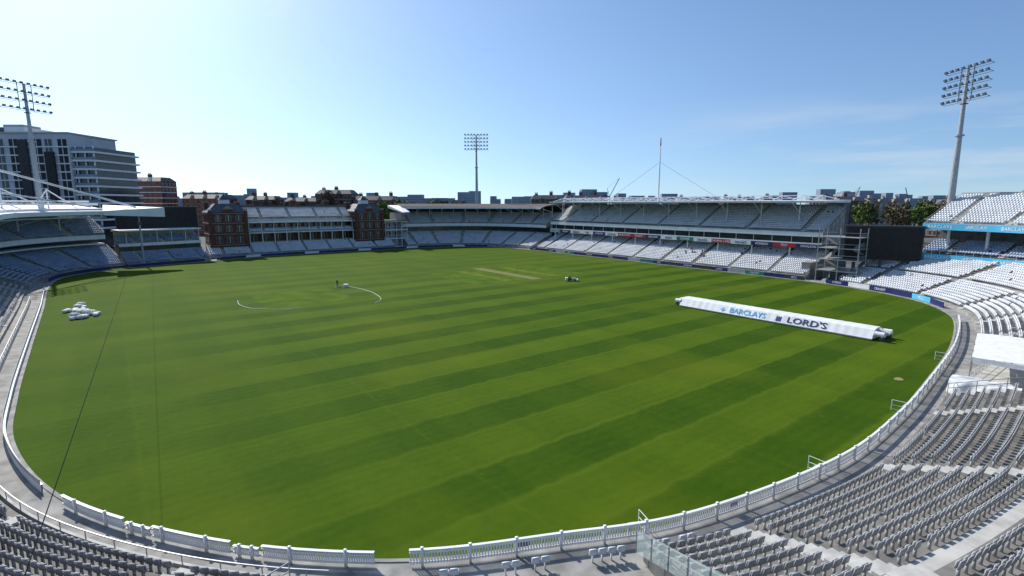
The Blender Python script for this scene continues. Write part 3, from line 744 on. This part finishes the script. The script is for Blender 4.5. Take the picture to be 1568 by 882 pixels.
person('groundsman',(38.0,113,0),.6,{'el':(.22,-.15,1.15),'wl':(.14,-.38,1.08),'fl':(.12,-.46,1.05),'er':(-.22,-.12,1.15),'wr':(-.08,-.36,1.02),'fr':(-.05,-.45,1.0),'kl':(.13,-.2,.52),'al':(.13,-.22,.08),'tl':(.13,-.38,.04)},'dcloth','dcloth')
hs=MB(); hs.cyl((38.3,112.6,1.05),(39.0,112.0,.95),.05,.03,'steeld',8); hs.cyl((38.3,112.6,1.03),(38.7,113.4,.08),.04,.04,'cloth',6); hs.build('hose_nozzle')
tb=MB(); tb.cyl((39.6,112.1,.0),(39.6,112.1,.55),.45,.5,'cloth',14); tb.cyl((39.6,112.1,.55),(39.6,112.1,.6),.53,.53,'white',14); tb.build('white_bucket')
sit={'pel':(0,.1,.55),'spn':(0,.12,.75),'chs':(0,.10,.97),'nek':(0,.08,1.13),'hed':(0,.05,1.22),'hd2':(0,.05,1.34),'hl':(.1,.08,.52),'hr':(-.1,.08,.52),'kl':(.13,-.35,.52),'kr':(-.13,-.35,.52),'al':(.13,-.38,.1),'ar':(-.13,-.38,.1),'tl':(.13,-.54,.05),'tr':(-.13,-.54,.05),'sl':(.19,.1,1.04),'sr':(-.19,.1,1.04),'el':(.24,-.05,.8),'er':(-.24,-.05,.8),'wl':(.12,-.28,.72),'wr':(-.12,-.28,.72),'fl':(.1,-.36,.68),'fr':(-.1,-.36,.68)}
for i,(y,r,cl) in enumerate(((91,6,'dcloth'),(90.2,6,'rcloth'),(88.3,7,'dcloth'),(92.5,8,'rcloth'),(87.4,5,'dcloth'),(86,4,'dcloth'),(93.3,6,'dcloth'))):
    x=129.2+2.2+(r+.35)*.85; person('seated_spectator',(x,y,.9+r*.37),math.radians(-90),sit,cl,'dcloth')
mw=empty('ride_on_mower',(85,88.6,0)); mw.rotation_euler=(0,0,.9); mw.scale=(.75,.75,.75); mb=MB()
mb.box(-.6,.6,-1.5,-.2,.35,.95,'steel'); mb.box(-.5,.5,-.2,1.0,.3,.6,'steeld'); mb.box(-.9,.9,-2.2,-1.55,.2,.65,'white')
mb.box(-.35,.35,.1,.6,.6,.75,'dcloth'); mb.box(-.35,.35,.6,.72,.7,1.25,'dcloth'); mb.bar((0,-.4,.9),(0,-.1,1.2),.06,'steeld')
for x in (-.7,.7):
    mb.cyl((x-.12,.7,.42),(x+.12,.7,.42),.42,.42,'steeld',14); mb.cyl((x-.1,-1.1,.3),(x+.1,-1.1,.3),.3,.3,'steeld',14)
mb.box(-.6,.6,1.05,1.8,.4,1.1,'cloth')
mb.build('body',mw); pr=person('mower_driver',(85-.2,88.6+.2,.1),.9,sit,'dcloth','dcloth')

# ------------------------------------------------------------------ background city
def fac(mb,T,w,d,h,z0,fl,bay,wall,win,ww=.5,wh=.55,trim=None,base=0):
    mb.box(-w/2,w/2,0,d,base,h,wall,T)
    z=z0
    while z+fl<=h+.1:
        x=-w/2+bay/2
        while x<w/2:
            mb.box(x-bay*ww/2,x+bay*ww/2,-.12,-.02,z+fl*.25,z+fl*(.25+wh),win,T); x+=bay
        y=bay/2
        while y<d:
            mb.box(-w/2-.12,-w/2-.02,y-bay*ww/2,y+bay*ww/2,z+fl*.25,z+fl*(.25+wh),win,T); mb.box(w/2+.02,w/2+.12,y-bay*ww/2,y+bay*ww/2,z+fl*.25,z+fl*(.25+wh),win,T); y+=bay
        if trim: mb.box(-w/2-.25,w/2+.25,-.25,d+.2,z-.15,z+.25,trim,T)
        z+=fl
def TB(X,Y,rot=0):
    p=G(X,Y); return Matrix.Translation((p[0],p[1],0))@Matrix.Rotation(-TH+rot,4,'Z')
mb=MB(); T=TB(-213,210)
mb.box(-42,40,0,25,0,45,'panel',T)
for fl in range(12):
    z=8+fl*3.2
    if z>43: break
    mb.box(-42.2,40.2,-.5,-.02,z-.3,z+.15,'white',T)
    x=-40; k=0
    while x<39:
        w=[3.4,2.6,3.8,2.6][k%4]; mb.box(x,x+w,-.15,-.02,z+.2,z+2.85,['black','glass','black','glass'][k%4] ,T); mb.box(x+w*.45,x+w*.55,-.19,-.16,z+.2,z+2.85,'panel',T); x+=w+[1.2,1.6,1.4,2.4][k%4]; k+=1
for xx in (-24,-6,4,21,31): mb.box(xx,xx+3.6,-1.2,-.55,6,42.6 if xx!=31 else 38,'dgrey' if xx in (-6,21) else 'black',T)
mb.box(40,48,2,25,0,40,'glass',T)
for fl in range(10):
    mb.box(40,49.4,.6,25.4,8+fl*3.3,8.7+fl*3.3,'white',T)
    mb.box(40.1,49.3,.7,.75,8.7+fl*3.3,9.7+fl*3.3,'pane',T)
for xx in (41,44.6,48): mb.box(xx,xx+.4,1.4,1.8,8,40.5,'white',T)
mb.box(-42.6,40.6,-.6,25.6,45,45.5,'concl',T); mb.box(-20,20,4,20,45.5,48.0,'white',T); mb.box(-14,-4,3.9,4,46,47.6,'glass',T); mb.box(4,12,3.9,4,46,47.6,'glass',T); mb.box(10,18,6,14,48.0,49.2,'steel',T)
mb.build('apartment_block')
def brick(X0,X1,Y,h,name='brick_mansion_block',wall='brick2',trim='stone',bay=3.2):
    w=X1-X0; T=TB((X0+X1)/2,Y); mb=MB(); fac(mb,T,w,14,h,h-3.1*6,3.1,bay,wall,'glass',.42,.55,trim,base=0)
    mb.hexa([T@Vector(p) for p in ((-w/2-.3,-.3,h),(w/2+.3,-.3,h),(w/2+.3,14.3,h),(-w/2-.3,14.3,h),(-w/2+1.5,3,h+2.4),(w/2-1.5,3,h+2.4),(w/2-1.5,11,h+2.4),(-w/2+1.5,11,h+2.4))],'slate')
    x=-w/2+3; rs=np.random.default_rng(int(abs(X0)))
    while x<w/2-2:
        c4=3+rs.random()*1.8
        mb.box(x-.9,x+.9,4.5,6,h+1,h+c4,wall,T)
        for c in (-.6,0,.6): mb.cyl(T@Vector((x+c,5.2,h+c4)),T@Vector((x+c,5.2,h+c4+.8)),.18,.15,'brick',6)
        mb.hexa([T@Vector(p) for p in ((x+1.5,-.2,h),(x+4,-.2,h),(x+4,3,h),(x+1.5,3,h),(x+2.6,-.2,h+2),(x+2.9,-.2,h+2),(x+2.9,3,h+2),(x+2.6,3,h+2))],trim)
        x+=6.5+rs.random()*4
    mb.build(name)
M['brickr']=mat('terracotta_brick',(0.22,0.09,0.06),0.85,0.25,0.4)
brick(-238,-198,300,30.5,wall='brickr',trim='white'); brick(-193,-168,310,21,wall='brickr'); brick(-166,-148,330,20.5); brick(-111,-91,300,23.5); brick(-90,-66,300,20,wall='brickr'); brick(-146,-116,340,19.5)
brick(11,29,300,20.5); brick(31,56,310,20.5); brick(66,92,350,18.5,wall='beige'); brick(104,128,330,18.5); brick(128,160,320,19,wall='brickr'); brick(172,194,290,19.5,wall='brick2'); brick(203,226,300,18.5,wall='beige'); brick(248,300,300,18,wall='brick2')
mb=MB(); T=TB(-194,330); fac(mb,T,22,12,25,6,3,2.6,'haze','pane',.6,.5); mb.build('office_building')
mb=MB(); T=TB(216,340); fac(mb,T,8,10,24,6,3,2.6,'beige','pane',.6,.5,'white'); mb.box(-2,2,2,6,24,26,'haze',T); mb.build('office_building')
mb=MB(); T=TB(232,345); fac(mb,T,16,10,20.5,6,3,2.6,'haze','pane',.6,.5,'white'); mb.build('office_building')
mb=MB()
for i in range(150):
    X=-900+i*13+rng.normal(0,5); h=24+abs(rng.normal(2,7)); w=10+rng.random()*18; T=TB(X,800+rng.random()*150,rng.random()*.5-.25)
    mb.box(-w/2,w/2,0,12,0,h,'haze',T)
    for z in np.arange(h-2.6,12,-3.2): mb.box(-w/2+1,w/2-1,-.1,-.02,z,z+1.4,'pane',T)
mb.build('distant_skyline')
def crane(X,Y,h,a,l):
    p=G(X,Y); e=empty('tower_crane',(p[0],p[1],0)); e.rotation_euler=(0,0,-TH); mb=MB()
    mb.bar((0,0,0),(0,0,h),.6,'redb'); b=Vector((math.cos(a)*l,0,h+math.sin(a)*l)); mb.bar((0,0,h),b,.35,'steeld'); mb.bar((0,0,h),(-4,0,h+1),.7,'steeld'); mb.bar((-1.5,0,h+5),b,.08,'steeld'); mb.bar((0,0,h),(-1.5,0,h+5),.2,'steeld'); mb.build('boom',e)
crane(57,310,22,1.1,12); crane(262,350,20,1.9,9); crane(232,360,20,1.2,10)
def tree(mb,p,h,r,k,nl=900,bare=False):
    x,y=p; rs=np.random.default_rng(int(abs(x*7+y*13)))
    mb.cyl((x,y,-.1),(x,y,h*.45),.35,.22,'bark',7); clumps=[]
    for i in range(9):
        a=rs.random()*6.28; e=.35+rs.random()*.9; l=r*(.5+rs.random()*.5); b=Vector((x+math.cos(a)*l*math.cos(e),y+math.sin(a)*l*math.cos(e),h*.45+(h*.5)*math.sin(e)))
        mb.cyl((x,y,h*(.3+.15*rs.random())),b,.14,.05,'bark',5); clumps.append(b)
        for j in range(3):
            c=b+Vector(rs.normal(0,r*.25,3)); mb.cyl(b.lerp(Vector((x,y,h*.5)),.4),c,.06,.02,'bark',4); clumps.append(c)
    for i in range(nl):
        c=clumps[rs.integers(len(clumps))]+Vector(rs.normal(0,r*.17,3)); s=(.12 if bare else .3)*(.6+rs.random()); u=Vector(rs.normal(0,1,3)).normalized()*s; v=u.cross(Vector(rs.normal(0,1,3))).normalized()*s*(.4 if bare else .8)
        mb.poly([c-u-v,c+u-v,c+u+v,c-u+v],k)
mb=MB()
for i in range(18): tree(mb,G(142+i*4.2+rng.normal(0,1),225+rng.random()*30),16+rng.random()*3.2,4.4,['leaf','leafb','leafb','leafg'][i%4],900)
for i in range(8): tree(mb,G(215+i*7+rng.normal(0,1),250+rng.random()*30),16+rng.random()*3.2,4.4,['leafb','leafg'][i%2],700)
for i in range(7): tree(mb,G(-62+i*2.2,246+rng.random()*8),17.5+rng.random()*2,3.4,'leafg',1100)
for i in range(6): tree(mb,G(-48+i*5,262),18+rng.random()*2,3.6,['leafg','leafb'][i%2],900)
for i in range(5): tree(mb,G(-135+i*5,290),19+rng.random()*2,3.6,'leafb',900)
tree(mb,G(-101,290),24,5,'leafb',1800)
tree(mb,G(106,300),21,5,'leafb',1500); tree(mb,G(236,300),20,4.5,'leafb',1200); tree(mb,G(243,290),19,4,'leafb',900)
mb.build('distant_trees')

# ------------------------------------------------------------------ sky, sun, camera
SB=math.radians(37.3-42); EL=math.radians(40)
w=bpy.data.worlds.new('World'); scene.world=w; w.use_nodes=True; wt=w.node_tree; bg=wt.nodes['Background']
sky=wt.nodes.new('ShaderNodeTexSky'); sky.sky_type='NISHITA'; sky.sun_disc=False; sky.sun_elevation=EL; sky.sun_rotation=SB
sky.air_density=1.0; sky.dust_density=.9; sky.ozone_density=1.2
bg.inputs['Strength'].default_value=.13
nt=wt; L=wt.links
tc=nd('ShaderNodeTexCoord'); sp=nd('ShaderNodeSeparateXYZ'); L.new(tc.outputs['Generated'],sp.inputs[0])
cb=nd('ShaderNodeCombineXYZ'); L.new(sp.outputs[0],cb.inputs[0]); L.new(sp.outputs[1],cb.inputs[1]); L.new(mth('ADD',mth('MULTIPLY',mth('MAXIMUM',sp.outputs[2],0.0),1.0),.075),cb.inputs[2])
vn=nd('ShaderNodeVectorMath',operation='NORMALIZE'); L.new(cb.outputs[0],vn.inputs[0]); L.new(vn.outputs[0],sky.inputs[0])
mp_=nd('ShaderNodeMapping'); mp_.inputs['Scale'].default_value=(1.2,1.2,9); mp_.inputs['Rotation'].default_value=(0,0,.5); L.new(tc.outputs['Generated'],mp_.inputs[0])
nz=noise(2.2,7,mp_.outputs[0],.55)
skc=mix(1.0,sky.outputs[0],(.84,1.0,1.16),'MULTIPLY')
band=mth('MULTIPLY',mr(sp.outputs[2],0,.04),mr(sp.outputs[2],.10,.18,1,0))
cl=mth('MULTIPLY',mth('MULTIPLY',mr(nz,.42,.66),band),mr(sp.outputs[0],.75,.95,0,.6))
vd=nd('ShaderNodeVectorMath',operation='DISTANCE'); L.new(tc.outputs['Generated'],vd.inputs[0]); vd.inputs[1].default_value=(.222,.927,.325)
mp2=nd('ShaderNodeMapping'); mp2.inputs['Scale'].default_value=(14,14,40); mp2.inputs['Rotation'].default_value=(0,.7,0); L.new(tc.outputs['Generated'],mp2.inputs[0])
w2=mth('MULTIPLY',mth('MULTIPLY',mr(vd.outputs['Value'],.01,.05,1,0),mr(noise(1.5,6,mp2.outputs[0]),.45,.62)),.35)
cm=mix(cl,skc,(5.8,6.2,6.7)); cm=mix(w2,cm,(7,7.3,7.6)); L.new(cm,bg.inputs['Color'])
sd=bpy.data.lights.new('sun','SUN'); sd.energy=5.0; sd.angle=math.radians(.53); sd.color=(1,.96,.89)
so=bpy.data.objects.new('sun',sd); COL.objects.link(so)
D=Vector((math.sin(SB)*math.cos(EL),math.cos(SB)*math.cos(EL),math.sin(EL))); so.rotation_euler=D.to_track_quat('Z','Y').to_euler()
cd=bpy.data.cameras.new('camera'); co=bpy.data.objects.new('camera',cd); COL.objects.link(co); scene.camera=co
cd.sensor_width=36; cd.lens=36*800/1568; cd.clip_end=9000; cd.clip_start=.1
p=math.radians(9.16); co.location=(0,0,18); fw=Vector((ST*math.cos(p),CT*math.cos(p),-math.sin(p))); co.rotation_euler=fw.to_track_quat('-Z','Y').to_euler()
